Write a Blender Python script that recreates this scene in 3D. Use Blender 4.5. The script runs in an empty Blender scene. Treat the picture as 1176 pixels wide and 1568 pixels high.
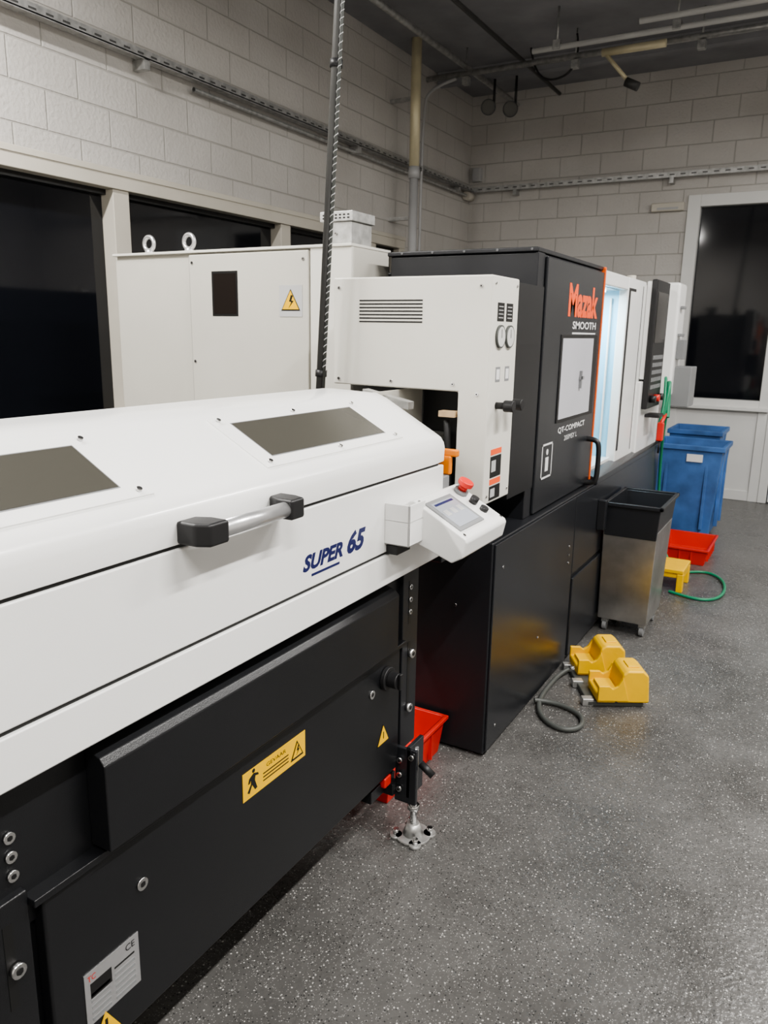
import bpy, bmesh, math, random
from mathutils import Vector, Matrix
random.seed(4)
rad=math.radians
SC=bpy.context.scene
COL=SC.collection
try: SC.view_settings.look='AgX - Medium High Contrast'
except Exception: pass

# ------------------------------------------------------------------ materials
def new_mat(name):
    m=bpy.data.materials.new(name); m.use_nodes=True
    nt=m.node_tree; b=nt.nodes['Principled BSDF']
    return m,nt,b
def N(nt,t,**k):
    n=nt.nodes.new(t)
    for a,v in k.items(): setattr(n,a,v)
    return n
def objco(nt,scale=(1,1,1)):
    tc=N(nt,'ShaderNodeTexCoord'); mp=N(nt,'ShaderNodeMapping')
    mp.inputs['Scale'].default_value=scale
    nt.links.new(tc.outputs['Object'],mp.inputs['Vector'])
    return mp.outputs['Vector']
def paint(name,col,rough=.4,metal=0,var=.06,bump=.02,bscale=350,nscale=3,coat=0):
    m,nt,b=new_mat(name); co=objco(nt)
    n=N(nt,'ShaderNodeTexNoise'); n.inputs['Scale'].default_value=nscale; n.inputs['Detail'].default_value=6
    nt.links.new(co,n.inputs['Vector'])
    cr=N(nt,'ShaderNodeValToRGB')
    cr.color_ramp.elements[0].position=.3; cr.color_ramp.elements[1].position=.7
    cr.color_ramp.elements[0].color=[c*(1-var) for c in col]+[1]
    cr.color_ramp.elements[1].color=[min(1,c*(1+var)) for c in col]+[1]
    nt.links.new(n.outputs['Fac'],cr.inputs['Fac']); nt.links.new(cr.outputs['Color'],b.inputs['Base Color'])
    b.inputs['Roughness'].default_value=rough; b.inputs['Metallic'].default_value=metal
    if coat: b.inputs['Coat Weight'].default_value=coat; b.inputs['Coat Roughness'].default_value=.1
    if bump:
        n2=N(nt,'ShaderNodeTexNoise'); n2.inputs['Scale'].default_value=bscale
        nt.links.new(co,n2.inputs['Vector'])
        bp=N(nt,'ShaderNodeBump'); bp.inputs['Strength'].default_value=bump*5; bp.inputs['Distance'].default_value=.001
        nt.links.new(n2.outputs['Fac'],bp.inputs['Height']); nt.links.new(bp.outputs['Normal'],b.inputs['Normal'])
    return m
def emis(name,col,s):
    m,nt,b=new_mat(name); b.inputs['Base Color'].default_value=(*col,1)
    b.inputs['Emission Color'].default_value=(*col,1); b.inputs['Emission Strength'].default_value=s
    return m
def block_mat(name,axis):
    m,nt,b=new_mat(name)
    tc=N(nt,'ShaderNodeTexCoord'); sp=N(nt,'ShaderNodeSeparateXYZ'); cb=N(nt,'ShaderNodeCombineXYZ')
    L=nt.links.new
    L(tc.outputs['Object'],sp.inputs[0])
    L(sp.outputs[axis],cb.inputs[0]); L(sp.outputs['Z'],cb.inputs[1])
    br=N(nt,'ShaderNodeTexBrick')
    br.inputs['Scale'].default_value=1.0; br.inputs['Brick Width'].default_value=.42; br.inputs['Row Height'].default_value=.2
    br.inputs['Mortar Size'].default_value=.006; br.inputs['Mortar Smooth'].default_value=.6
    br.inputs['Color1'].default_value=(.60,.58,.55,1); br.inputs['Color2'].default_value=(.58,.56,.53,1); br.inputs['Mortar'].default_value=(.48,.465,.435,1)
    L(cb.outputs[0],br.inputs['Vector'])
    n=N(nt,'ShaderNodeTexNoise'); n.inputs['Scale'].default_value=1.3; n.inputs['Detail'].default_value=8
    L(tc.outputs['Object'],n.inputs['Vector'])
    cr=N(nt,'ShaderNodeValToRGB'); cr.color_ramp.elements[0].position=.3;cr.color_ramp.elements[1].position=.75
    cr.color_ramp.elements[0].color=(.86,.85,.84,1);cr.color_ramp.elements[1].color=(1.03,1.03,1.03,1)
    L(n.outputs['Fac'],cr.inputs['Fac'])
    mx=N(nt,'ShaderNodeMix',data_type='RGBA',blend_type='MULTIPLY'); mx.inputs[0].default_value=1
    L(br.outputs['Color'],mx.inputs[6]); L(cr.outputs['Color'],mx.inputs[7]); L(mx.outputs[2],b.inputs['Base Color'])
    n2=N(nt,'ShaderNodeTexNoise'); n2.inputs['Scale'].default_value=45; n2.inputs['Detail'].default_value=5
    L(tc.outputs['Object'],n2.inputs['Vector'])
    ad=N(nt,'ShaderNodeMath',operation='MULTIPLY_ADD'); ad.inputs[1].default_value=-1.0
    L(br.outputs['Fac'],ad.inputs[0]); 
    ml=N(nt,'ShaderNodeMath',operation='MULTIPLY'); ml.inputs[1].default_value=.9; L(n2.outputs['Fac'],ml.inputs[0]); L(ml.outputs[0],ad.inputs[2])
    bp=N(nt,'ShaderNodeBump'); bp.inputs['Strength'].default_value=.7; bp.inputs['Distance'].default_value=.007
    L(ad.outputs[0],bp.inputs['Height']); L(bp.outputs['Normal'],b.inputs['Normal'])
    b.inputs['Roughness'].default_value=.5
    return m
def floor_mat():
    m,nt,b=new_mat('speckled_terrazzo'); L=nt.links.new
    co=objco(nt)
    n=N(nt,'ShaderNodeTexNoise'); n.inputs['Scale'].default_value=1.5; n.inputs['Detail'].default_value=12; n.inputs['Roughness'].default_value=.7
    L(co,n.inputs['Vector'])
    cr=N(nt,'ShaderNodeValToRGB'); cr.color_ramp.elements[0].position=.32; cr.color_ramp.elements[1].position=.70
    cr.color_ramp.elements[0].color=(.060,.058,.055,1); cr.color_ramp.elements[1].color=(.135,.132,.127,1)
    L(n.outputs['Fac'],cr.inputs['Fac'])
    col=cr.outputs['Color']
    for sc,th,rt,c in ((105,.26,.76,(.44,.43,.41,1)),(200,.30,.55,(.25,.245,.235,1)),(130,.3,.72,(.035,.035,.034,1))):
        v=N(nt,'ShaderNodeTexVoronoi'); v.inputs['Scale'].default_value=sc; v.inputs['Randomness'].default_value=1
        L(co,v.inputs['Vector'])
        lt=N(nt,'ShaderNodeMath',operation='LESS_THAN'); lt.inputs[1].default_value=th; L(v.outputs['Distance'],lt.inputs[0])
        sx=N(nt,'ShaderNodeSeparateColor'); L(v.outputs['Color'],sx.inputs[0])
        gt=N(nt,'ShaderNodeMath',operation='GREATER_THAN'); gt.inputs[1].default_value=rt; L(sx.outputs[0],gt.inputs[0])
        mu=N(nt,'ShaderNodeMath',operation='MULTIPLY'); L(lt.outputs[0],mu.inputs[0]); L(gt.outputs[0],mu.inputs[1])
        mx=N(nt,'ShaderNodeMix',data_type='RGBA'); L(mu.outputs[0],mx.inputs[0]); L(col,mx.inputs[6]); mx.inputs[7].default_value=c
        col=mx.outputs[2]
    L(col,b.inputs['Base Color'])
    rr=N(nt,'ShaderNodeMapRange'); rr.inputs[1].default_value=.3; rr.inputs[2].default_value=.7; rr.inputs[3].default_value=.22; rr.inputs[4].default_value=.38
    L(n.outputs['Fac'],rr.inputs[0]); L(rr.outputs[0],b.inputs['Roughness'])
    n3=N(nt,'ShaderNodeTexNoise'); n3.inputs['Scale'].default_value=60; n3.inputs['Detail'].default_value=5; L(co,n3.inputs['Vector'])
    bp=N(nt,'ShaderNodeBump'); bp.inputs['Strength'].default_value=.7; bp.inputs['Distance'].default_value=.004
    L(n3.outputs['Fac'],bp.inputs['Height']); L(bp.outputs['Normal'],b.inputs['Normal'])
    return m

WHITE=paint('white_powder_coat',(.80,.80,.785),.30,var=.015,coat=.3)
CREAM=paint('cream_enamel',(.52,.505,.455),.42,var=.03)
CREAM2=paint('cream_cover_enamel',(.66,.645,.59),.4,var=.03)
BLACK=paint('black_powder_coat',(.010,.0105,.012),.34,var=.1,bump=.06,bscale=500)
CHAR=paint('charcoal_enamel',(.016,.017,.020),.36,var=.1,bump=.05,bscale=450)
CHAR2=paint('charcoal_satin',(.020,.0215,.025),.27,var=.1,bump=.04,bscale=450)
RUB=paint('black_plastic',(.015,.015,.016),.45,var=.1)
ALU=paint('brushed_aluminium',(.62,.62,.63),.33,metal=.8,var=.05)
ZINC=paint('galvanised_steel',(.46,.46,.45),.42,metal=.7,var=.25,nscale=25)
STEEL=paint('stainless_sheet',(.50,.49,.475),.30,metal=.95,var=.22,nscale=8)
CHROME=paint('bolt_steel',(.7,.7,.7),.2,metal=1,var=.1)
YEL=paint('safety_yellow',(.85,.50,.01),.42,var=.06,nscale=10)
RED=paint('red_plastic',(.62,.03,.02),.4,var=.08)
BLUE=paint('blue_plastic',(.06,.155,.38),.5,var=.3,nscale=6)
GRN=paint('green_hose',(.02,.22,.11),.4)
GREY=paint('grey_plastic',(.22,.225,.23),.45)
LGREY=paint('light_grey_label',(.45,.45,.45),.4)
DGREY=paint('dark_grey_rubber',(.07,.075,.07),.5)
ORG=paint('orange_enamel',(.85,.14,.02),.4)
ORGT=paint('orange_vinyl',(.9,.12,.03),.4)
ORG2=paint('orange_latch_plastic',(.75,.22,.01),.35)
NAVY=paint('navy_vinyl',(.01,.014,.09),.35)
WVIN=paint('white_vinyl',(.75,.75,.75),.4)
KVIN=paint('black_vinyl',(.01,.01,.01),.4)
FRAME=paint('cream_window_frame',(.60,.565,.49),.45,var=.05)
FRW=paint('white_door_frame',(.72,.72,.70),.4,var=.03)
CEIL=paint('painted_ceiling_deck',(.27,.27,.28),.75,var=.15)
CABLE=paint('grey_conduit',(.06,.06,.058),.45,var=.2)
GOLD=paint('brass_tinted_pipe',(.72,.65,.45),.4,metal=.2,var=.12,nscale=5)
WOOD=paint('pale_wood',(.5,.36,.22),.6,var=.15,nscale=20)
def glass_dark(name,c=(.006,.007,.009),r=.06,ior=1.45):
    m,nt,b=new_mat(name); co=objco(nt)
    n=N(nt,'ShaderNodeTexNoise'); n.inputs['Scale'].default_value=1.2; nt.links.new(co,n.inputs['Vector'])
    mr=N(nt,'ShaderNodeMapRange'); mr.inputs[3].default_value=r; mr.inputs[4].default_value=r*1.6
    nt.links.new(n.outputs['Fac'],mr.inputs[0]); nt.links.new(mr.outputs[0],b.inputs['Roughness'])
    b.inputs['Base Color'].default_value=(*c,1); b.inputs['IOR'].default_value=ior
    return m
NIGHT=glass_dark('night_window_glass',(.008,.009,.012),.05,1.6)
SMOKE=glass_dark('smoked_polycarbonate',(.065,.062,.052),.18)
SMOKE2=glass_dark('brown_smoked_window',(.018,.014,.012),.15)
GAUGE=paint('gauge_face',(.6,.6,.58),.3)
SCRGRY=paint('lcd_screen',(.36,.38,.42),.2)
WGLASS=paint('frosted_machine_window',(.50,.50,.54),.25,var=.04)
CYAN=paint('led_tinted_wall',(.30,.62,.82),.25,var=.08)  # cyan of the chamber LED light put into the wall colour
TUBE=emis('fluorescent_diffuser',(1,.98,.95),4)
BW_L=block_mat('painted_block_left','Y'); BW_B=block_mat('painted_block_back','X')
FLOOR=floor_mat()

# ------------------------------------------------------------------ geometry helpers
def empty(name):
    e=bpy.data.objects.new(name,None); COL.objects.link(e); e.empty_display_size=.1; return e
def finish(bm,name,mat,parent=None,bevel=0,seg=2,smooth=False,M=None):
    if M is not None: bmesh.ops.transform(bm,matrix=M,verts=bm.verts)
    bmesh.ops.recalc_face_normals(bm,faces=bm.faces)
    me=bpy.data.meshes.new(name); bm.to_mesh(me); bm.free()
    me.materials.append(mat)
    o=bpy.data.objects.new(name,me); COL.objects.link(o)
    if parent: o.parent=parent
    if smooth or bevel:
        for p in me.polygons: p.use_smooth=True
    if bevel:
        md=o.modifiers.new('bev','BEVEL'); md.width=bevel; md.segments=seg; md.limit_method='ANGLE'; md.angle_limit=rad(25); md.harden_normals=True
    return o
def addbox(bm,x0,x1,y0,y1,z0,z1):
    vs=[bm.verts.new(v) for v in ((x0,y0,z0),(x1,y0,z0),(x1,y1,z0),(x0,y1,z0),(x0,y0,z1),(x1,y0,z1),(x1,y1,z1),(x0,y1,z1))]
    for f in ((0,3,2,1),(4,5,6,7),(0,1,5,4),(1,2,6,5),(2,3,7,6),(3,0,4,7)): bm.faces.new([vs[i] for i in f])
def box(name,x0,x1,y0,y1,z0,z1,mat,parent=None,bevel=0,M=None):
    bm=bmesh.new(); addbox(bm,x0,x1,y0,y1,z0,z1); return finish(bm,name,mat,parent,bevel,M=M)
def boxes(name,L,mat,parent=None,bevel=0,M=None):
    bm=bmesh.new()
    for b in L: addbox(bm,*b)
    return finish(bm,name,mat,parent,bevel,M=M)
def prism(name,prof,a0,a1,mat,parent=None,axis='Y',bevel=0,M=None,seg=2):
    bm=bmesh.new()
    def P(p,a):
        if axis=='Y': return (p[0],a,p[1])
        if axis=='X': return (a,p[0],p[1])
        return (p[0],p[1],a)
    A=[bm.verts.new(P(p,a0)) for p in prof]; B=[bm.verts.new(P(p,a1)) for p in prof]
    n=len(prof)
    bm.faces.new(A); bm.faces.new(B[::-1])
    for i in range(n): bm.faces.new((A[i],A[(i+1)%n],B[(i+1)%n],B[i]))
    return finish(bm,name,mat,parent,bevel,seg=seg,M=M)
def cyl(name,p0,p1,r,mat,parent=None,r2=None,seg=20,bevel=0):
    p0=Vector(p0);p1=Vector(p1);d=p1-p0
    bm=bmesh.new()
    bmesh.ops.create_cone(bm,cap_ends=True,segments=seg,radius1=r,radius2=r if r2 is None else r2,depth=d.length)
    M=Matrix.Translation((p0+p1)/2)@d.to_track_quat('Z','Y').to_matrix().to_4x4()
    o=finish(bm,name,mat,parent,bevel,M=M)
    for p in o.data.polygons: p.use_smooth=len(p.vertices)==4
    return o
def tube(name,pts,r,mat,parent=None,cyclic=False,kind='NURBS'):
    cu=bpy.data.curves.new(name,'CURVE'); cu.dimensions='3D'; cu.bevel_depth=r; cu.bevel_resolution=4
    s=cu.splines.new(kind); s.points.add(len(pts)-1)
    for i,p in enumerate(pts): s.points[i].co=(*p,1)
    s.use_cyclic_u=cyclic
    if kind=='NURBS': s.order_u=4; s.use_endpoint_u=not cyclic; s.resolution_u=8
    cu.materials.append(mat)
    o=bpy.data.objects.new(name,cu); COL.objects.link(o)
    if parent: o.parent=parent
    return o
def frustum(name,bx,by,tx,ty,z0,z1,mat,parent=None,bevel=0,wall=.01):
    bm=bmesh.new()
    def ring(x,y,z,i=0): return [bm.verts.new(v) for v in ((x[0]+i,y[0]+i,z),(x[1]-i,y[0]+i,z),(x[1]-i,y[1]-i,z),(x[0]+i,y[1]-i,z))]
    a=ring(bx,by,z0); b=ring(tx,ty,z1); c=ring(tx,ty,z1,wall); d=ring(bx,by,z0+wall,wall)
    for r,s in ((a,b),(b,c),(c,d)):
        for i in range(4): bm.faces.new((r[i],r[(i+1)%4],s[(i+1)%4],s[i]))
    bm.faces.new(a[::-1]); bm.faces.new(d)
    return finish(bm,name,mat,parent,bevel)
MX=Matrix(((0,0,1,0),(1,0,0,0),(0,1,0,0),(0,0,0,1)))
MY=Matrix(((1,0,0,0),(0,0,-1,0),(0,1,0,0),(0,0,0,1)))
def label(name,txt,mat,parent,face,plane,u0,u1,v0,v1,shear=0,off=0.0):
    cu=bpy.data.curves.new(name,'FONT'); cu.body=txt; cu.size=1; cu.shear=shear; cu.offset=off; cu.extrude=0; cu.resolution_u=3
    t=bpy.data.objects.new('tmp',cu); COL.objects.link(t)
    bpy.context.view_layer.update()
    dg=bpy.context.evaluated_depsgraph_get()
    me=bpy.data.meshes.new_from_object(t.evaluated_get(dg))
    bpy.data.objects.remove(t)
    xs=[v.co.x for v in me.vertices];ys=[v.co.y for v in me.vertices]
    mx,Mx,my,My=min(xs),max(xs),min(ys),max(ys)
    R=MX if face=='X' else MY
    for v in me.vertices:
        u=u0+(v.co.x-mx)/(Mx-mx)*(u1-u0); w=v0+(v.co.y-my)/(My-my)*(v1-v0)
        v.co=R@Vector((u,w,plane if face=='X' else -plane))
    me.materials.clear(); me.materials.append(mat); me.name=name
    o=bpy.data.objects.new(name,me); COL.objects.link(o); o.parent=parent
    return o
def bolt(name,x,y,z,r,parent,face='X',mat=None,l=.006):
    d={'X':(l,0,0),'Y':(0,-l,0),'Z':(0,0,l)}[face]
    cyl(name,(x,y,z),(x+d[0],y+d[1],z+d[2]),r,mat or CHROME,parent,seg=14)
    cyl(name+'_socket',(x+d[0],y+d[1],z+d[2]),(x+d[0]*1.1,y+d[1]*1.1,z+d[2]*1.1),r*.5,KVIN,parent,seg=6)
def tri(name,cy,cz,s,plane,mat,parent,face='X',t=.001):
    pr=[(cy-s,cz-s*.85),(cy+s,cz-s*.85),(cy,cz+s*.95)]
    if face=='X': return prism(name,pr,plane,plane+t,mat,parent,axis='X')
    return prism(name,pr,plane-t,plane,mat,parent,axis='Y')

# ------------------------------------------------------------------ room
WX=-3.75; D=8.4; H=4.09; XR=3.4; YB=-2.6
boxes('floor',[(WX-.2,XR+.2,YB-.2,D+.2,-.1,0)],FLOOR)
boxes('wall_left',[(WX-.2,WX,YB,D,0,.98),(WX-.2,WX,YB,D,2.49,H),(WX-.2,WX,6.9,D,.98,2.49),(WX-.2,WX,YB,-1.4,.98,2.49)],BW_L)
boxes('wall_back',[(WX-.2,-1.42,D,D+.2,0,H),(-1.42,XR,D,D+.2,2.94,H),(.46,XR,D,D+.2,0,2.94)],BW_B)
box('wall_right',XR,XR+.2,YB,D,0,H,BW_L)
box('wall_front',WX-.2,XR+.2,YB-.2,YB,0,H,BW_B)
box('ceiling',WX-.2,XR+.2,YB-.2,D+.2,H,H+.1,CEIL)
w=empty('window_1')
box('glass',WX-.12,WX-.10,-1.4,6.9,1.0,2.45,NIGHT,w)
fr=[(WX-.14,WX+.015,-1.4,6.9,2.38,2.489),(WX-.14,WX+.03,-1.4,6.9,.981,1.04),(WX-.14,WX+.01,6.8,6.899,1.04,2.38),(WX-.14,WX+.01,-1.399,-1.3,1.04,2.38)]
for y in (.15,1.76,3.35,4.95,6.25): fr.append((WX-.14,WX+.0,y,y+.12,1.04,2.38))
boxes('frame',fr,FRAME,w,.004)
boxes('head_trim',[(WX,WX+.022,-1.4,6.9,2.455,2.489)],FRAME,w,.003)
boxes('inner_bead',[(WX-.105,WX-.06,-1.4,6.9,2.35,2.38)],KVIN,w)
w=empty('window_2')
box('glass',-1.32,-.56,D+.06,D+.08,.98,2.84,NIGHT,w)
boxes('frame',[(-1.419,-1.30,D-.02,D+.12,.9,2.939),(-1.30,-.56,D-.02,D+.12,2.83,2.939),(-.57,-.48,D-.02,D+.12,0,2.939),(-1.30,-.57,D-.02,D+.12,.9,1.0)],FRW,w,.004)
box('sill',-1.45,-.48,D-.07,D,.9,.93,FRW,w,.004)
boxes('lower_panel',[(-1.419,-.57,D+.0,D+.12,0.001,.9)],FRW,w)
boxes('lower_panel_rail',[(-1.419,-1.33,D-.012,D,0.001,.9),(-1.33,-.57,D-.012,D,0.001,.10)],FRW,w,.003)
d=empty('door_1')
boxes('frame',[(-.479,-.40,D-.03,D+.12,0.001,2.939),(.38,.459,D-.03,D+.12,0.001,2.939),(-.40,.38,D-.03,D+.12,2.2,2.939)],FRW,d,.004)
box('leaf',-.39,.37,D,D+.05,.01,2.19,FRW,d,.003)
box('light_pane',-.25,.23,D-.005,D,1.1,2.0,NIGHT,d)
cyl('lever',(.3,D-.05,1.03),(.18,D-.05,1.03),.01,ALU,d)
cyl('lever_spindle',(.3,D,1.03),(.3,D-.055,1.03),.01,ALU,d)
box('door_handle_plate',.27,.33,D-.006,D,.95,1.12,ALU,d)

r=empty('cable_tray')
boxes('channel_left_wall',[(WX+.03,WX+.10,YB+.01,D-.1,3.105,3.112),(WX+.03,WX+.034,YB+.01,D-.1,3.112,3.15),(WX+.096,WX+.10,YB+.01,D-.1,3.10,3.15)],ZINC,r)
boxes('channel_slots',[(WX+.1001,WX+.1012,y*.1,y*.1+.045,3.12,3.130) for y in range(-10,83)],CABLE,r)
boxes('brackets',[(WX,WX+.10,y,y+.04,3.05,3.104) for y in (1.2,3.55,5.9,7.9)]+[(x,x+.04,D-.10,D,3.05,3.104) for x in (-3.2,-1.6,0)],ZINC,r)
boxes('channel_back_wall',[(WX+.1,XR-.01,D-.10,D-.03,3.105,3.112),(WX+.1,XR-.01,D-.104,D-.10,3.10,3.15)],ZINC,r)
boxes('channel_back_slots',[(x*.1,x*.1+.045,D-.1052,D-.1041,3.12,3.130) for x in range(-36,30)],CABLE,r)
c=empty('wall_conduit')
tube('pipe',[(WX+.05,4.0,3.06),(WX+.05,8.25,3.06)],.014,ZINC,c,kind='POLY')
cyl('junction',(WX+.05,8.2,3.06),(WX+.05,8.34,3.06),.045,FRAME,c)
b_=empty('wall_junction_box')
box('body',-3.7,-3.6,D-.06,D,3.22,3.36,LGREY,b_,.004); box('lid',-3.69,-3.61,D-.068,D-.06,3.23,3.35,LGREY,b_,.003)
b_=empty('door_closer_sensor')
box('body',-1.76,-1.45,D-.05,D,2.80,2.88,FRAME,b_,.01); box('lens',-1.70,-1.5,D-.055,D-.05,2.815,2.835,LGREY,b_)
c=empty('ceiling_pipework')
cyl('cross_pipe_a',(-3.6,7.0,3.88),(3.3,7.0,3.88),.024,ZINC,c)
cyl('cross_pipe_b',(-2.4,6.5,3.80),(3.3,6.5,3.80),.020,FRW,c)
cyl('cross_pipe_c',(-1.5,6.2,3.78),(3.3,6.2,3.78),.02,FRW,c)
cyl('run_pipe_a',(-3.2,2.5,3.93),(-3.2,8.3,3.93),.025,ZINC,c)
cyl('run_pipe_b',(-2.75,2.5,3.98),(-2.75,8.3,3.98),.018,CABLE,c)
for i,(x,y) in enumerate(((-3.2,7.0),(-2.2,7.0),(-1.2,7.0),(-.3,7.0),(-1.3,6.5),(-.6,6.5),(-2.2,6.5))):
    cyl('hanger_%d'%i,(x,y,3.80),(x,y,H-.001),.008,ZINC,c); box('clamp_%d'%i,x-.03,x+.03,y-.03,y+.03,3.785,3.85,ZINC,c,.004)
boxes('ceiling_joists',[(WX+.01,XR-.01,y,y+.09,H-.12,H-.001) for y in (3.2,5.0,7.5)],CEIL,c)
tube('drooping_cable',[(-2.6,7.0,4.0),(-2.55,7.0,3.75),(-2.35,7.0,3.68),(-2.15,7.0,3.8),(-2.2,7.0,4.05)],.009,RUB,c)
cyl('yellow_lamp_bracket',(-1.95,6.9,3.84),(-1.45,6.9,3.84),.03,GOLD,c)  # yellowish bracket, with a rod down to an unlit lamp head
cyl('yellow_lamp_rod',(-1.95,6.9,3.86),(-1.72,6.9,3.60),.016,GOLD,c)
cyl('lamp_head',(-1.74,6.9,3.60),(-1.64,6.9,3.55),.035,CABLE,c)
for i,(x,z) in enumerate(((-3.15,3.76),(-2.93,3.72))):
    s=empty('ceiling_spotlight')
    cyl('stem',(x,7.55,z),(x,7.55,H-.12),.012,RUB,s)
    cyl('housing',(x-.02,7.5,z-.06),(x+.05,7.3,z-.1),.045,RUB,s,r2=.07)
    cyl('lens',(x+.05,7.3,z-.1),(x+.052,7.295,z-.101),.06,SMOKE,s)
p=empty('wall_drop_pipe')
cyl('upper_run',(-3.5,6.6,3.0),(-3.5,6.6,H),.045,GOLD,p)
cyl('lower_run',(-3.5,6.6,0),(-3.5,6.6,3.0),.040,LGREY,p)
cyl('coupling',(-3.5,6.6,2.95),(-3.5,6.6,3.05),.052,LGREY,p)
boxes('clamps',[(WX,-3.5,6.58,6.62,2.6,2.63),(WX,-3.5,6.58,6.62,3.6,3.63)],ZINC,p)
p=empty('thin_wall_conduit')
tube('pipe',[(-3.66,7.05,0),(-3.66,7.05,2.6),(-3.66,7.05,3.5),(-3.66,7.1,3.7),(-3.6,7.0,3.8),(-3.3,7.0,3.85)],.014,LGREY,p)
p=empty('cable_conduit')
b0=Vector((-1.60,2.33,1.36)); t0=Vector((-1.52,2.33,2.65)); dd=(t0-b0)/(t0-b0).z; tp=b0+dd*(H-1.36)
cyl('conduit_pipe',b0,tp,.0165,CABLE,p)
for i,z in enumerate((1.45,2.45,3.2)):
    q=b0+dd*(z-1.36); cyl('clip_%d'%i,q-dd*.012,q+dd*.012,.021,RUB,p)
hx=[]
for i in range(0,900):
    t=i/899; q=b0+dd*(.1+t*(H-1.36-.12)); an=i*.8+.6*math.sin(i*.13)
    hx.append((q.x+.020+.006*math.cos(an),q.y-.010+.006*math.sin(an),q.z))
tube('spiral_wrap',hx,.0013,LGREY,p,kind='POLY')
cyl('wrapped_cable',b0+Vector((.020,-.010,0)),tp+Vector((.020,-.010,0)),.005,DGREY,p)

# ------------------------------------------------------------------ bar feeder
F=empty('bar_feeder')
Y0=-1.6; Y1=2.17
lid=[(-1.0,1.212),(-.998,1.255),(-1.002,1.272),(-1.012,1.287),(-1.03,1.298),(-1.225,1.402),(-1.25,1.412),(-1.42,1.418),(-1.44,1.41),(-1.62,1.24),(-1.62,1.212)]
bm=bmesh.new()
secs=[(Y0,0,1),(Y1-.09,0,1),(Y1-.03,.006,.985),(Y1-.008,.02,.95),(Y1,.05,.88)]
rows=[]
for (y,ins,k) in secs:
    row=[]
    for (x,z) in lid:
        xx=x-ins if x>-1.1 else x+(ins if x<-1.5 else 0)
        row.append(bm.verts.new((xx,y,1.212+(z-1.212)*k)))
    rows.append(row)
n=len(lid)
for a,b in zip(rows,rows[1:]):
    for i in range(n): bm.faces.new((a[i],a[(i+1)%n],b[(i+1)%n],b[i]))
bm.faces.new(rows[0]); bm.faces.new(rows[-1][::-1])
finish(bm,'lid',WHITE,F,.006,3)
prism('upper_body',[(-1.0,1.008),(-1.0,1.204),(-1.62,1.204),(-1.62,1.008)],Y0,2.13,WHITE,F,bevel=.004)
prism('lower_skirt',[(-.998,.912),(-.998,1.0),(-1.62,1.0),(-1.62,.93),(-1.05,.912)],Y0,2.12,WHITE,F,bevel=.004)
box('seam_fill',-1.60,-1.006,Y0+.01,2.1,.95,1.25,KVIN,F)
def onslope(t): return (-1.03-.195*t, 1.298+.104*t)
def slope_plate(name,y0,y1,t0,t1,lift,thick,mat,bevel=0):
    nx,nz=.104,.195; l=math.hypot(nx,nz); nx/=l;nz/=l
    a=onslope(t0);b=onslope(t1)
    pr=[(a[0]+nx*lift,a[1]+nz*lift),(b[0]+nx*lift,b[1]+nz*lift),(b[0]+nx*(lift-thick),b[1]+nz*(lift-thick)),(a[0]+nx*(lift-thick),a[1]+nz*(lift-thick))]
    return prism(name,pr,y0,y1,mat,F,bevel=bevel)
for k,yy in enumerate((-1.48,-.53,.42,1.37)):
    slope_plate('window_plate_%d'%k,yy-.055,yy+.565,.06,.95,.003,.005,WHITE,.001)
    slope_plate('window_rebate_%d'%k,yy-.003,yy+.513,.205,.835,.0034,.003,GREY)
    slope_plate('window_glass_%d'%k,yy,yy+.51,.22,.82,.0042,.003,SMOKE)
    for j,y in enumerate((yy-.03,yy+.255,yy+.54)):
        for t in (.13,.89):
            a=onslope(t); nx,nz=.47,.88
            cyl('window_screw_%d_%d_%d'%(k,j,int(t*10)),(a[0]+nx*.003,y,a[1]+nz*.003),(a[0]+nx*.009,y,a[1]+nz*.009),.0055,CHROME,F,seg=12)
cyl('handle_tube',(-.948,1.02,1.236),(-.948,1.27,1.236),.0165,ALU,F,seg=28)
for k,(a,b,c_) in enumerate(((.992,1.0,1.058),(1.305,1.30,1.25))):
    pr=[(-1.0,a),(-.955,a),(-.928,a+(.015 if k==0 else -.01)),(-.928,c_),(-.968,c_),(-1.0,a+(.05 if k==0 else -.04))]
    prism('handle_end_%d'%k,pr,1.214,1.258,RUB,F,axis='Z',bevel=.006)
label('lettering_name','SUPER',NAVY,F,'X',-.9995,1.385,1.555,1.052,1.092,shear=.3,off=.045)
label('lettering_number','65',NAVY,F,'X',-.9995,1.575,1.665,1.05,1.108,shear=.3,off=.045)
box('lettering_underline',-.9998,-.9990,1.42,1.54,1.036,1.042,NAVY,F)
boxes('base_frame',[(-1.6,-1.05,Y0,2.0,.62,.915),(-1.6,-1.06,Y0,1.92,.27,.62)],BLACK,F,.003)
cov=[(-1.05,.69),(-1.0,.69),(-1.0,.858),(-1.012,.872),(-1.05,.885)]
prism('raised_cover',cov,.80,1.86,BLACK,F,bevel=.003)
box('lower_door',-1.06,-1.03,.68,1.93,.262,.665,BLACK,F,.006)
box('lower_door_prev',-1.06,-1.03,-1.1,.50,.262,.665,BLACK,F,.006)
box('door_side_column',-1.07,-1.035,.50,.66,.25,.70,BLACK,F,.004)
boxes('panel_ledge',[(-1.055,-1.02,.66,1.95,.668,.682)],BLACK,F,.002)
box('end_column',-1.09,-1.035,1.95,2.05,.30,.90,CHAR,F,.003)
boxes('end_column_slots',[(-1.0352,-1.0342,1.985,2.0,.72,.86),(-1.0352,-1.0342,1.985,2.0,.45,.66)],KVIN,F)
for i,z in enumerate((.84,.80,.76)): bolt('column_bolt_%d'%i,-1.035,1.992,z,.008,F)
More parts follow.
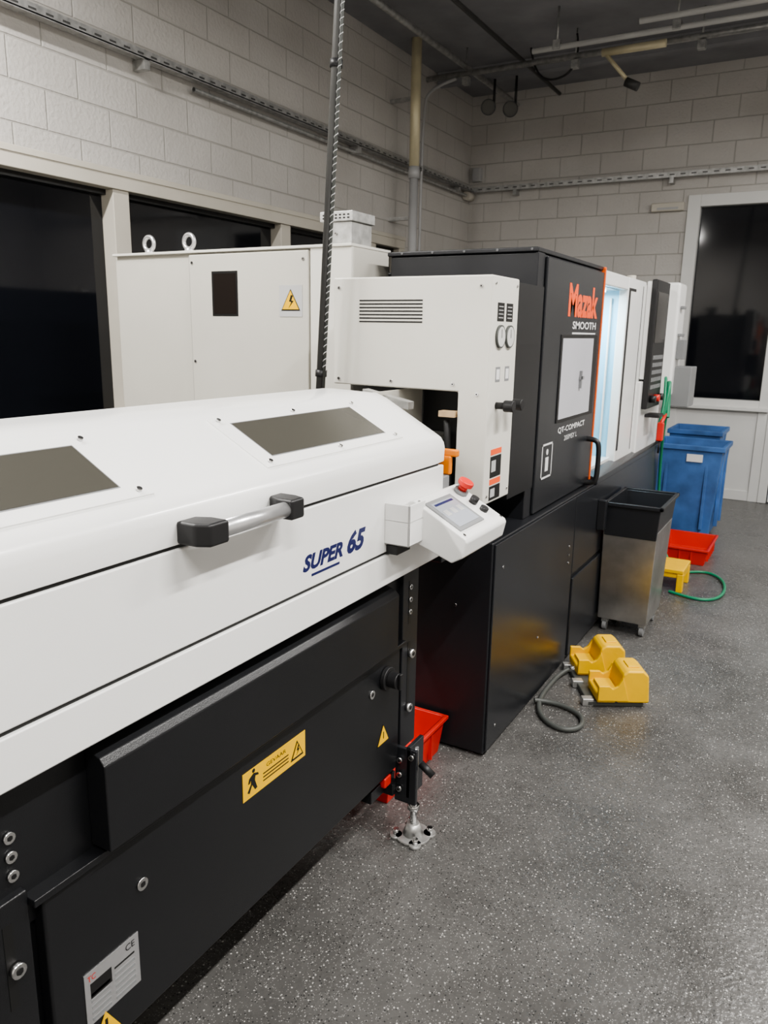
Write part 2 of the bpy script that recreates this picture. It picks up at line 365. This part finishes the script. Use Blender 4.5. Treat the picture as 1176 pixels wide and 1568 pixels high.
for i,(y,z) in enumerate(((2.0,.62),(1.99,.44))): bolt('end_bolt_%d'%i,-1.035,y,z,.014,F,l=.014)
for i,(y,z) in enumerate(((.89,.553),(1.76,.58))): bolt('door_lock_%d'%i,-1.03,y,z,.013,F,l=.004)
for i,z in enumerate((.80,.765,.73)): bolt('frame_bolt_%d'%i,-1.05,.645,z,.010,F)
boxes('column_slot',[(-1.0352,-1.0342,.61,.627,.5,.66)],KVIN,F)
bolt('slot_bolt',-1.035,.625,.573,.013,F,l=.012)
cyl('rotary_switch_base',(-1.03,1.84,.60),(-1.015,1.84,.60),.036,RUB,F,bevel=.003)
cyl('rotary_switch_knob',(-1.015,1.84,.60),(-.985,1.84,.60),.024,RUB,F,bevel=.003)
box('rotary_switch_grip',-.985,-.975,1.832,1.848,.575,.625,RUB,F,.003)
box('warning_label',-1.0299,-1.0288,1.19,1.43,.555,.625,YEL,F)
label('warning_text','GEVAAR',KVIN,F,'X',-1.0285,1.275,1.35,.603,.613)
for i in range(3): boxes('warning_lines_%d'%i,[(-1.0288,-1.0284,1.262,1.36,.590-i*.009,.593-i*.009)],KVIN,F)
tri('warning_tri',1.395,.588,.026,-1.0289,KVIN,F); tri('warning_tri_in',1.395,.588,.019,-1.0279,YEL,F)
prism('warning_tri_bolt',[(1.390,.575),(1.397,.587),(1.391,.588),(1.398,.602),(1.402,.601),(1.398,.591),(1.403,.590)],-1.0269,-1.0262,KVIN,F,axis='X')
prism('warning_figure',[(1.205,.572),(1.212,.567),(1.222,.585),(1.232,.568),(1.24,.57),(1.232,.592),(1.234,.603),(1.246,.60),(1.244,.606),(1.228,.612),(1.212,.604),(1.208,.592),(1.214,.592),(1.218,.599),(1.218,.588)],-1.0288,-1.0282,KVIN,F,axis='X')
cyl('warning_figure_head',(-1.0288,1.228,.618),(-1.0282,1.228,.618),.005,KVIN,F)
tri('small_warning_border',1.83,.42,.036,-1.0299,KVIN,F); tri('small_warning_triangle',1.83,.42,.031,-1.0289,YEL,F)
box('small_warning_mark',-1.0279,-1.0272,1.828,1.832,.408,.43,KVIN,F)
box('name_plate',-1.0299,-1.0285,.745,.872,.345,.458,ALU,F)
boxes('name_plate_rows',[(-1.0285,-1.0280,.757,.80,.352+i*.013,.358+i*.013) for i in range(5)]+[(-1.0285,-1.0280,.812,.86,.352+i*.013,.358+i*.013) for i in range(5)],GREY,F)
boxes('name_plate_block',[(-1.0285,-1.0280,.757,.805,.40,.432),(-1.0285,-1.0280,.812,.86,.42,.424)],KVIN,F)
label('name_plate_mark','CE',KVIN,F,'X',-1.0280,.840,.862,.436,.450)
label('name_plate_logo','TC',RED,F,'X',-1.0280,.752,.770,.438,.450)
tri('plate_warning_border',.785,.318,.036,-1.0299,KVIN,F); tri('plate_warning_triangle',.785,.318,.032,-1.0289,YEL,F)
box('plate_warning_mark',-1.0279,-1.0272,.782,.788,.305,.332,KVIN,F)
for k,(fx,fy) in enumerate(((-.99,1.97),(-1.5,1.9),(-.99,-.9),(-1.5,-.9))):
    cyl('foot_pad_%d'%k,(fx,fy,0),(fx,fy,.012),.058,ZINC,F,seg=24)
    cyl('foot_boss_%d'%k,(fx,fy,.012),(fx,fy,.05),.034,ZINC,F,r2=.02)
    cyl('foot_screw_%d'%k,(fx,fy,.04),(fx,fy,.32),.011,CHROME,F)
    cyl('foot_nut_%d'%k,(fx,fy,.10),(fx,fy,.118),.02,CHROME,F,seg=6)
    for j in range(4):
        an=j*math.pi/2+.6; px,py=fx+.055*math.cos(an),fy+.055*math.sin(an)
        cyl('foot_lug_%d_%d'%(k,j),(px,py,0),(px,py,.012),.02,ZINC,F)
        cyl('foot_bolt_%d_%d'%(k,j),(px,py,.012),(px,py,.03),.010,CHROME,F,seg=6)
box('foot_bracket',-1.04,-.965,1.93,1.945,.14,.33,CHAR2,F,.003)
box('foot_bracket_side',-1.0,-.985,1.93,2.02,.16,.34,CHAR2,F,.003)
box('foot_rail',-1.3,-1.03,1.90,1.94,.17,.21,BLACK,F,.003)
box('foot_rail_long',-1.10,-1.05,1.80,1.95,.19,.23,BLACK,F,.003)
for i,(x,z) in enumerate(((-1.02,.29),(-1.02,.24),(-1.02,.19),(-.98,.31))): bolt('bracket_bolt_%d'%i,x,1.93,z,.009,F,'Y',l=.012)
box('red_clamp',-1.08,-1.035,1.86,1.90,.215,.25,RED,F,.006); box('red_clamp_grip',-1.12,-1.08,1.87,1.89,.225,.24,RED,F,.004)
cyl('bracket_handle',(-.97,1.97,.27),(-.925,1.97,.24),.012,RUB,F)
boxes('console_bracket',[(-1.0,-.925,1.765,1.772,1.035,1.15),(-.93,-.925,1.765,1.86,1.035,1.15),(-1.0,-.925,1.765,1.86,1.035,1.04),(-1.0,-.925,1.765,1.86,1.10,1.105)],WHITE,F,.002)
box('bracket_void',-.999,-.965,1.775,1.85,1.005,1.03,KVIN,F)
con=[(-.965,1.145),(-.955,1.147),(-.795,1.06),(-.79,1.05),(-.80,1.005),(-.835,.985),(-.955,1.03),(-.998,1.03),(-.998,1.12)]
prism('console_body',con,1.845,2.14,WHITE,F,bevel=.005)
sl=Vector((-.955,0,1.147)); se=Vector((-.795,0,1.06)); dv=(se-sl).normalized(); nv=Vector((-dv.z,0,dv.x)); 
if nv.z<0: nv=-nv
def cplate(name,t0,t1,y0,y1,h0,h1,mat,bev=0):
    a=sl+dv*t0; b=sl+dv*t1
    pr=[(a+nv*h0),(b+nv*h0),(b+nv*h1),(a+nv*h1)]
    return prism(name,[(p.x,p.z) for p in pr],y0,y1,mat,F,bevel=bev)
cplate('console_screen_bezel',.025,.155,1.865,2.03,-.002,.004,GREY,.002)
cplate('console_screen',.038,.142,1.88,2.015,.004,.0048,SCRGRY)
cplate('console_screen_header',.044,.052,1.89,2.005,.0048,.0054,NAVY)
for i in range(3): cplate('console_screen_icon_%d'%i,.074,.096,1.892+.042*i,1.918+.042*i,.0048,.0052,LGREY)
def cpt(t,y,h): 
    p=sl+dv*t+nv*h; return (p.x,y,p.z)
cyl('estop_collar',cpt(.035,2.09,0),cpt(.035,2.09,.012),.022,GREY,F)
cyl('estop_neck',cpt(.035,2.09,.01),cpt(.035,2.09,.03),.014,RED,F)
cyl('estop_head',cpt(.035,2.09,.028),cpt(.035,2.09,.045),.024,RED,F,bevel=.004)
cyl('selector_a',cpt(.085,2.085,0),cpt(.085,2.085,.02),.013,RUB,F)
cyl('selector_b',cpt(.125,2.085,0),cpt(.125,2.085,.012),.013,RUB,F)
for i,(t,y) in enumerate(((.012,1.86),(.012,2.125),(.17,1.86),(.17,2.125))): cyl('console_screw_%d'%i,cpt(t,y,0),cpt(t,y,.003),.005,CHROME,F,seg=10)
tube('estop_cable',[(-.93,2.14,1.10),(-.92,2.17,1.13),(-.97,2.19,1.10),(-1.02,2.17,1.03)],.006,RUB,F)
box('latch_body',-1.04,-.995,2.165,2.185,1.165,1.225,ORG2,F,.006)
box('latch_lever',-1.035,-.975,2.172,2.192,1.222,1.245,ORG2,F,.006)
box('latch_base',-1.06,-1.0,2.13,2.175,1.08,1.165,GREY,F,.004)

# ------------------------------------------------------------------ transition cover
T=empty('spindle_guard_cover')
XC0,XC1,YC0,YC1=-1.595,-.98,2.41,2.655
prof=[(XC0,1.41),(XC0,1.785),(XC1,1.785),(XC1,1.02),(-1.09,1.02),(-1.09,1.405)]
prism('housing',prof,YC0,YC1,CREAM2,T,bevel=.006)
box('dark_interior',-1.585,-1.10,YC1-.04,YC1-.01,1.0,1.41,BLACK,T)
box('rear_black_fill',-1.59,-.985,YC1,2.935,1.0,1.775,BLACK,T)  # plain black block filling the gap between cover and lathe
boxes('vent_slots',[(-1.484,-1.232,YC0-.001,YC0+.001,1.631+i*.012,1.636+i*.012) for i in range(7)],KVIN,T)
for i,(x,z) in enumerate(((-1.57,1.75),(-1.02,1.75),(-1.57,1.43),(-1.11,1.43),(-1.02,1.05),(-1.02,1.4),(-1.35,1.43))): bolt('screw_%d'%i,x,YC0,z,.006,T,'Y',l=.003)
for i,y in enumerate((2.435,2.63)):
    for z in (1.76,1.05): bolt('side_screw_%d_%d'%(i,int(z*10)),-.98,y,z,.005,T,l=.003)
boxes('side_dark_labels',[(-.98,-.979,2.46,2.52,1.64,1.70),(-.98,-.979,2.54,2.60,1.64,1.70)],KVIN,T)
boxes('side_label_text',[(-.979,-.9786,2.47,2.51,1.65+i*.012,1.653+i*.012) for i in range(4)]+[(-.979,-.9786,2.55,2.59,1.65+i*.012,1.653+i*.012) for i in range(4)],LGREY,T)
for i,y in enumerate((2.488,2.573)):
    cyl('gauge_rim_%d'%i,(-.98,y,1.59),(-.972,y,1.59),.038,DGREY,T,seg=28)
    cyl('gauge_face_%d'%i,(-.972,y,1.59),(-.9715,y,1.59),.033,GAUGE,T,seg=28)
    box('gauge_needle_%d'%i,-.9715,-.9708,y-.0015,y+.0015,1.585,1.614,KVIN,T)
    box('regulator_label_%d'%i,-.98,-.979,y-.02,y+.02,1.44,1.49,GREY,T)
    box('regulator_label_in_%d'%i,-.979,-.9785,y-.014,y+.014,1.448,1.482,WVIN,T)
    cyl('regulator_stem_%d'%i,(-.98,y,1.36),(-.94,y,1.36),.012,RUB,T)
    cyl('regulator_knob_%d'%i,(-.95,y,1.36),(-.915,y,1.36),.02,RUB,T,bevel=.003)
boxes('orange_warning',[(-.98,-.979,2.46,2.56,1.19,1.21),(-.98,-.979,2.46,2.56,1.085,1.105)],ORGT,T)
boxes('dark_warning',[(-.98,-.979,2.46,2.56,1.11,1.185),(-.98,-.979,2.46,2.56,1.03,1.08)],KVIN,T)
boxes('warning_sketch',[(-.979,-.9786,2.47,2.51,1.13,1.17),(-.979,-.9786,2.47,2.51,1.04,1.07)],LGREY,T)
box('channel_tray',-1.55,-1.20,2.2,2.6,1.22,1.24,ZINC,T); box('channel_rib',-1.33,-1.32,2.2,2.6,1.24,1.40,CREAM,T)
prism('channel_flange',[(-1.40,1.37),(-1.40,1.405),(-1.22,1.37),(-1.22,1.345)],2.30,2.34,ZINC,T)
box('wood_shim',-1.155,-1.095,2.40,2.44,1.318,1.338,WOOD,T); tube('inner_cable',[(-1.14,2.44,1.30),(-1.125,2.42,1.26),(-1.13,2.42,1.18),(-1.115,2.42,1.05)],.012,RUB,T)
boxes('support_shelf',[(-1.5,-1.02,2.18,2.5,.87,1.0)],CHAR,T,.003)

# ------------------------------------------------------------------ electrical cabinet
E=empty('electrical_cabinet')
YE=2.76; X0=-3.10; X1=-1.735
box('carcass',X0,X1,YE+.01,YE+.30,.1,1.935,CREAM,E,.004)
box('plinth',X0+.03,X1-.03,YE+.03,YE+.28,0,.1,BLACK,E)
box('door_side',X0,X0+.485,YE,YE+.012,.12,1.915,CREAM,E,.004)
box('door_main',X0+.49,-1.945,YE-.012,YE+.012,.12,1.925,CREAM,E,.005)
box('end_panel',-1.94,X1,YE-.006,YE+.012,.12,1.94,CREAM2,E,.005)
box('top_cap',X0-.006,X1+.003,YE-.014,YE+.31,1.932,1.944,CREAM2,E,.003)
box('viewing_window',-2.465,-2.335,YE-.0135,YE-.0125,1.665,1.84,SMOKE2,E,0)
boxes('window_gasket',[(-2.475,-2.325,YE-.0128,YE-.0118,1.655,1.85)],KVIN,E)
box('sign_plate',-2.095,-1.975,YE-.014,YE-.012,1.655,1.785,LGREY,E)
tri('sign_border',-2.035,1.722,.05,YE-.014,KVIN,E,'Y'); tri('sign_triangle',-2.035,1.722,.043,YE-.015,YEL,E,'Y')
prism('sign_bolt',[(-2.045,1.69),(-2.03,1.715),(-2.042,1.718),(-2.032,1.745),(-2.022,1.742),(-2.03,1.722),(-2.018,1.72)],YE-.0167,YE-.016,KVIN,E)
for i,x in enumerate((-2.95,-2.69)):
    cyl('eye_base_%d'%i,(x,YE+.08,1.944),(x,YE+.08,1.965),.022,ALU,E)
    bmt=[(x+.032*math.cos(a*math.pi/12),YE+.08,1.995+.032*math.sin(a*math.pi/12)) for a in range(24)]
    tube('eye_ring_%d'%i,bmt,.010,ALU,E,cyclic=True)
for i,(x,z) in enumerate(((-2.59,1.89),(-2.59,1.0),(-1.97,1.89),(-1.97,1.2),(-2.59,1.45))): bolt('door_screw_%d'%i,x,YE-.012,z,.007,E,'Y',l=.003)
box('door_hinge_strip',X0+.484,X0+.491,YE-.004,YE+.004,.12,1.92,GREY,E)
B=empty('galvanised_filter_box')
box('body',-1.905,-1.765,2.80,2.96,1.9445,2.035,ZINC,B,.003)
box('lid',-1.915,-1.755,2.79,2.97,2.035,2.075,ZINC,B,.003)
boxes('perforations',[(-1.90+.02*i,-1.89+.02*i,2.7885,2.7899,2.045+.012*j,2.051+.012*j) for i in range(7) for j in range(2)],KVIN,B)
bolt('lid_screw',-1.84,2.80,1.99,.006,B,'Y')

# ------------------------------------------------------------------ CNC lathe
Lt=empty('cnc_lathe')
XF=-1.02
box('upper_enclosure',-1.66,XF,2.94,3.88,.85,1.905,CHAR,Lt,.008)
box('upper_enclosure_rear',-2.6,-1.66,3.15,5.5,.0,1.86,CHAR,Lt,.008)
boxes('top_flange',[(-1.67,XF+.006,2.93,3.90,1.905,1.922)],CHAR,Lt,.004)
for i in range(5): bolt('top_bolt_%d'%i,-1.6+.14*i,2.93,1.914,.004,Lt,'Y',mat=GREY,l=.003)
box('front_corner_post',XF-.01,XF+.004,2.94,3.02,.86,1.905,CHAR,Lt,.004)
box('front_door',XF,XF+.014,3.03,3.885,.865,1.895,CHAR2,Lt,.005)
box('door_window_gasket',XF+.0142,XF+.018,3.255,3.83,1.225,1.60,KVIN,Lt,.004)
box('door_window',XF+.018,XF+.0195,3.275,3.755,1.24,1.585,WGLASS,Lt)
box('door_window_catch',XF+.0195,XF+.03,3.55,3.60,1.40,1.415,GREY,Lt); box('door_window_catch_v',XF+.0195,XF+.03,3.555,3.57,1.36,1.44,GREY,Lt)
label('brand_lettering','Mazak',ORGT,Lt,'X',XF+.0146,3.33,3.80,1.675,1.815,off=.04)
label('sub_lettering','SMOOTH',WVIN,Lt,'X',XF+.0146,3.41,3.79,1.625,1.658,off=.02)
boxes('sub_line',[(XF+.0142,XF+.0148,3.41,3.79,1.603,1.61)],WVIN,Lt)
label('model_lettering','QT-COMPACT',WVIN,Lt,'X',XF+.0146,3.30,3.72,1.172,1.202,off=.02)
label('model_number','200MSY L',WVIN,Lt,'X',XF+.0146,3.40,3.60,1.135,1.158)
boxes('manual_icon',[(XF+.0142,XF+.0148,3.10,3.24,1.0,1.008),(XF+.0142,XF+.0148,3.10,3.24,1.142,1.15),(XF+.0142,XF+.0148,3.10,3.108,1.0,1.15),(XF+.0142,XF+.0148,3.232,3.24,1.0,1.15),(XF+.0142,XF+.0148,3.15,3.19,1.03,1.09)],WVIN,Lt)
cyl('manual_icon_dot',(XF+.0142,3.17,1.112),(XF+.0148,3.17,1.112),.013,WVIN,Lt)
box('orange_door_edge',XF-.002,XF+.018,3.885,3.900,.88,1.92,ORG,Lt,.003)
tube('door_handle',[(XF+.01,3.80,1.10),(XF+.06,3.80,1.10),(XF+.075,3.80,1.08),(XF+.075,3.80,.98),(XF+.075,3.80,.90),(XF+.06,3.80,.88),(XF+.01,3.80,.88)],.013,RUB,Lt)
boxes('chamber_shell',[(-1.64,-1.60,3.88,4.46,.86,1.88),(-1.64,XF-.02,3.88,4.46,1.84,1.88),(-1.64,XF-.02,3.88,4.46,.86,.92)],WHITE,Lt)
box('chamber_far_wall',-1.62,XF-.02,4.44,4.46,.92,1.84,CYAN,Lt)
boxes('chamber_ribs',[(-1.22,-1.20,4.40,4.44,.92,1.84),(-1.105,-1.095,4.42,4.44,1.0,1.8)],WHITE,Lt,.003)
box('chamber_turret',-1.45,-1.22,4.05,4.35,1.1,1.5,STEEL,Lt,.02)
box('chamber_light',-1.5,-1.1,4.0,4.3,1.825,1.838,emis('chamber_led',(.75,.93,1),6),Lt)
boxes('opening_frame',[(XF-.04,XF+.012,4.42,4.86,.86,1.91),(XF-.04,XF+.012,3.905,4.42,1.84,1.91)],WHITE,Lt,.008)
boxes('frame_seal',[(XF+.012,XF+.0135,4.43,4.47,.96,1.84),(XF+.012,XF+.0135,4.43,4.60,1.84,1.855),(XF+.012,XF+.0135,4.78,4.79,.93,1.88)],KVIN,Lt)
box('right_body',-1.64,XF,4.46,5.55,.86,1.90,WHITE,Lt,.008)
box('lower_white_panel',XF,XF+.03,4.87,5.52,.88,1.33,WHITE,Lt,.008)
box('pendant_panel',XF+.03,XF+.065,4.92,5.32,1.16,1.93,RUB,Lt,.008)
box('pendant_screen',XF+.065,XF+.067,4.96,5.28,1.56,1.86,SMOKE2,Lt)
boxes('pendant_keys',[(XF+.065,XF+.068,4.97+.045*i,5.0+.045*i,1.28+.045*j,1.305+.045*j) for i in range(7) for j in range(5)],GREY,Lt)
boxes('pendant_back',[(XF,XF+.035,4.93,5.50,1.34,1.92)],WHITE,Lt,.008)
for i,(y,z) in enumerate(((5.0,1.22),(5.12,1.22),(5.25,1.22))):
    cyl('pendant_knob_%d'%i,(XF+.065,y,z),(XF+.10,y,z),.022,RED if i==1 else RUB,Lt)
cyl('pendant_light_tower',(-1.2,5.3,1.9),(-1.2,5.3,1.98),.03,FRAME,Lt)
box('side_handle',XF+.03,XF+.12,5.05,5.2,1.10,1.12,RUB,Lt,.005)
box('white_rear_unit',-1.05,-.93,5.55,5.8,1.2,1.95,WHITE,Lt,.02)
boxes('rear_unit_fittings',[(-.93,-.90,5.6,5.66,1.78,1.80),(-.93,-.90,5.6,5.7,1.60,1.62),(-.93,-.88,5.6,5.72,1.45,1.58)],GREY,Lt,.004)
box('grey_terminal_box',-.97,-.82,5.62,5.85,1.13,1.40,GREY,Lt,.006)
box('base_body',-2.2,-.98,2.53,5.6,.012,.86,CHAR,Lt,.006)
box('base_front_skin',-.98,-.972,2.54,3.565,.02,.852,CHAR2,Lt,.003)
box('base_front_skin_b',-.98,-.972,3.575,5.6,.46,.852,CHAR2,Lt,.003)
box('base_access_panel',-.98,-.966,3.585,5.6,.03,.44,CHAR2,Lt,.005)
prism('sill_ledge',[(-1.04,.855),(-.965,.855),(-.965,.885),(-1.02,.905),(-1.04,.905)],3.9,5.6,CHAR2,Lt,bevel=.003)
for i,(y,z) in enumerate(((3.5,.62),(3.5,.58),(3.5,.54),(3.1,.3),(2.62,.75),(2.62,.1))): bolt('base_screw_%d'%i,-.972,y,z,.006,Lt,l=.003)
bolt('end_screw',-1.12,2.53,.6,.007,Lt,'Y')
box('side_chute',-.972,-.93,3.98,4.02,.60,.76,CHAR,Lt,.004)
HS=empty('air_hose')
tube('hanging_coil',[(-.93,5.24,1.04),(-.91,5.26,1.15),(-.93,5.34,1.30),(-.95,5.42,1.36),(-.93,5.40,1.26),(-.90,5.34,1.12),(-.93,5.42,.98),(-.955,5.58,.7),(-.95,5.66,.3),(-.85,5.60,.03),(-.72,5.4,.012),(-.6,5.60,.012),(-.44,5.45,.012),(-.40,5.1,.012),(-.47,4.9,.012),(-.6,4.92,.012),(-.72,4.98,.012)],.0095,GRN,HS)
tube('coil_bunch',[(-.92,5.30,1.10),(-.90,5.31,1.22),(-.91,5.36,1.32),(-.92,5.41,1.30),(-.91,5.39,1.18),(-.90,5.35,1.08)],.014,GRN,HS)
G=empty('air_blow_gun')
box('grip',-.93,-.89,5.18,5.22,.94,1.06,RED,G,.008); cyl('barrel',(-.91,5.2,1.05),(-.91,5.32,1.10),.012,RED,G); cyl('nozzle',(-.91,5.2,.945),(-.91,5.2,.86),.006,RUB,G)

# ------------------------------------------------------------------ chip bin
C=empty('swarf_bin')
frustum('stainless_tub',(-.955,-.69),(4.10,4.46),(-.958,-.675),(4.08,4.50),.075,.60,STEEL,C,.006)
frustum('black_hopper',(-.950,-.68),(4.075,4.51),(-.955,-.668),(4.06,4.53),.555,.73,CHAR2,C,.005,wall=.012)
boxes('top_rim',[(-.962,-.655,4.05,4.07,.72,.74),(-.675,-.655,4.05,4.54,.72,.74),(-.962,-.655,4.52,4.54,.72,.74),(-.962,-.942,4.05,4.54,.72,.74)],CHAR2,C,.004)
for i,(x,y) in enumerate(((-.92,4.14),(-.72,4.14),(-.92,4.42),(-.72,4.42))):
    cyl('caster_wheel_%d'%i,(x-.012,y,.03),(x+.012,y,.03),.03,GREY,C,bevel=.004)
    box('caster_fork_%d'%i,x-.018,x+.018,y-.015,y+.02,.045,.08,ZINC,C,.003)

# ------------------------------------------------------------------ foot pedals
P=empty('foot_pedal_switch')
def pedal(k,cx,cy,ang):
    M=Matrix.Translation((cx,cy,0))@Matrix.Rotation(ang,4,'Z')@Matrix.Diagonal((1.05,1.2,1.28,1))
    hood=[(-.02,.045),(-.01,.07),(.0,.125),(.02,.138),(.085,.138),(.11,.12),(.12,.02),(-.02,.02)]
    prism('hood_%d'%k,hood,-.065,.065,YEL,P,axis='Y',bevel=.010,M=M,seg=3)
    prism('hood_side_%d'%k,[(-.10,.02),(-.10,.05),(-.07,.06),(-.02,.055),(-.02,.02)],-.065,.065,YEL,P,axis='Y',bevel=.008,M=M,seg=3)
    for s in (-1,1):
        prism('cheek_%d_%d'%(k,s+1),[(-.10,.03),(-.10,.085),(-.055,.085),(-.04,.075),(-.02,.085),(.0,.115),(.03,.03)],s*.066-.007,s*.066+.007,YEL,P,axis='Y',bevel=.004,M=M)
    box('tread_%d'%k,-.085,-.015,-.045,.045,.056,.066,YEL,P,.003,M=M)
    box('cap_%d'%k,.03,.08,-.03,.03,.136,.143,YEL,P,.004,M=M)
an=rad(30)
pedal(0,-.655,3.29,an); pedal(1,-.81,3.52,an)
MB=Matrix.Translation((-.745,3.40,0))@Matrix.Rotation(an,4,'Z')
box('base_plate',-.12,.13,-.20,.20,.0,.026,DGREY,P,.005,M=MB)
boxes('base_feet',[(-.14,-.09,-.20,-.16,0,.034),(-.14,-.09,-.02,.02,0,.034),(-.14,-.09,.16,.20,0,.034)],ZINC,P,.004,M=MB)
cyl('cable_gland',(-.86,3.48,.03),(-.915,3.445,.03),.014,CHROME,P)
tube('pedal_cable',[(-.91,3.45,.03),(-.945,3.41,.015),(-.95,3.28,.012),(-.95,3.10,.012),(-.90,2.95,.012),(-.79,2.87,.012),(-.71,2.92,.012),(-.72,3.03,.012),(-.80,3.09,.012),(-.90,3.10,.014),(-.955,3.06,.02)],.011,DGREY,P)

# ------------------------------------------------------------------ crates and bins
def crate(name,x0,x1,y0,y1,z0,h,mat):
    e=empty(name); t=.018
    frustum('tub',(x0+t,x1-t),(y0+t,y1-t),(x0,x1),(y0,y1),z0,z0+h,mat,e,.003,wall=.008)
    boxes('rim',[(x0-.01,x1+.01,y0-.01,y0+.008,z0+h-.015,z0+h),(x0-.01,x1+.01,y1-.008,y1+.01,z0+h-.015,z0+h),(x0-.01,x0+.008,y0,y1,z0+h-.015,z0+h),(x1-.008,x1+.01,y0,y1,z0+h-.015,z0+h)],mat,e,.003)
    boxes('ribs',[(x0+.08*i,x0+.08*i+.008,y0-.002,y0+.012,z0+.02,z0+h-.01) for i in range(1,int((x1-x0)/.08))],mat,e)
    boxes('ribs_side',[(x1-.012,x1+.002,y0+.08*i,y0+.08*i+.008,z0+.02,z0+h-.01) for i in range(1,int((y1-y0)/.08))],mat,e)
    return e
crate('plastic_crate',-1.62,-1.13,2.06,2.50,0,.15,RED)
crate('plastic_crate',-.95,-.60,5.72,6.24,0,.12,RED)
def wheelbin(x0,x1,y0,y1,h):
    e=empty('blue_waste_bin')
    frustum('tub',(x0+.05,x1-.05),(y0+.05,y1-.05),(x0,x1),(y0,y1),.03,h,BLUE,e,.012,wall=.012)
    boxes('rim',[(x0-.015,x1+.015,y0-.015,y0+.012,h-.04,h),(x0-.015,x1+.015,y1-.012,y1+.015,h-.04,h),(x0-.015,x0+.012,y0,y1,h-.04,h),(x1-.012,x1+.015,y0,y1,h-.04,h)],BLUE,e,.006)
    boxes('front_ribs',[(x0+.1,x0+.125,y0+.01,y0+.05,.08,h-.1),(x1-.125,x1-.1,y0+.01,y0+.05,.08,h-.1)],BLUE,e,.006)
    box('label',(x0+x1)/2-.0,(x0+x1)/2+.12,y0-.003,y0+.003,h-.13,h-.07,WVIN,e)
    boxes('side_rib',[(x1-.03,x1+.0,y0+.12,y0+.15,.1,h-.05),(x1-.03,x1+.0,y1-.15,y1-.12,.1,h-.05)],BLUE,e,.006)
    for i,(x,y) in enumerate(((x0+.09,y0+.09),(x1-.09,y0+.09),(x0+.09,y1-.09),(x1-.09,y1-.09))): cyl('wheel_%d'%i,(x-.02,y,.03),(x+.02,y,.03),.03,RUB,e)
wheelbin(-1.18,-.65,6.50,7.0,.76)
wheelbin(-1.16,-.74,7.06,7.54,.82)
S=empty('yellow_step_stool')
boxes('top',[(-.86,-.65,5.02,5.30,.12,.15)],YEL,S,.008)
boxes('legs',[(-.86,-.82,5.02,5.06,0,.12),(-.69,-.65,5.02,5.06,0,.12),(-.86,-.82,5.26,5.30,0,.12),(-.69,-.65,5.26,5.30,0,.12),(-.82,-.69,5.03,5.05,.09,.12),(-.67,-.655,5.06,5.26,.08,.12)],YEL,S,.005)

# ------------------------------------------------------------------ lights
def batten(x,y,z,l,energy,col=(1,.975,.94)):
    e=empty('fluorescent_batten')
    box('housing',x-.06,x+.06,y-l/2,y+l/2,z,z+.05,FRW,e,.004)
    box('diffuser',x-.045,x+.045,y-l/2+.02,y+l/2-.02,z-.03,z-.001,TUBE,e,.01)
    for s in (-1,1): cyl('rod_%d'%(s+1),(x,y+s*l*.35,z+.05),(x,y+s*l*.35,H),.006,ZINC,e)
    ld=bpy.data.lights.new('lamp','AREA'); ld.shape='RECTANGLE'; ld.size=.1; ld.size_y=l; ld.energy=energy; ld.color=col
    lo=bpy.data.objects.new('lamp',ld); COL.objects.link(lo); lo.parent=e; lo.location=(x,y,z-.035)
for (x,y,en) in ((.9,-.6,125),(.9,2.0,150),(.9,4.6,115),(1.5,6.6,42),(-2.85,-.8,115),(-2.85,1.3,125)):
    batten(x,y,3.7,1.5,en)
ld=bpy.data.lights.new('chamber_lamp','AREA'); ld.shape='RECTANGLE'; ld.size=.3; ld.size_y=.3; ld.energy=12; ld.color=(.65,.9,1)
lo=bpy.data.objects.new('chamber_lamp',ld); COL.objects.link(lo); lo.parent=Lt; lo.location=(-1.25,4.15,1.82)
wd=bpy.data.worlds.new('World'); SC.world=wd; wd.use_nodes=True
wd.node_tree.nodes['Background'].inputs[0].default_value=(.02,.025,.04,1)

# ------------------------------------------------------------------ camera
pi_,ya,ro=rad(13.2),rad(29.6),rad(1.0)
cp,sp,cy,sy,cr,sr=math.cos(pi_),math.sin(pi_),math.cos(ya),math.sin(ya),math.cos(ro),math.sin(ro)
Hh=Vector((-sy,cy,0)); Rr=Vector((cy,sy,0)); Zz=Vector((0,0,1))
Fw=Hh*cp-Zz*sp; Dn=-Hh*sp-Zz*cp
right=Rr*cr-Dn*sr; down=Rr*sr+Dn*cr
M=Matrix.Identity(4)
for i in range(3): M[i][0]=right[i]; M[i][1]=-down[i]; M[i][2]=-Fw[i]; M[i][3]=(0,0,1.6)[i]
cd=bpy.data.cameras.new('camera'); cd.sensor_fit='VERTICAL'; cd.sensor_height=24; cd.lens=24*1202/1600; cd.clip_start=.05
cd.dof.use_dof=True; cd.dof.focus_distance=1.8; cd.dof.aperture_fstop=6.5
co=bpy.data.objects.new('camera',cd); COL.objects.link(co); co.matrix_world=M
SC.camera=co
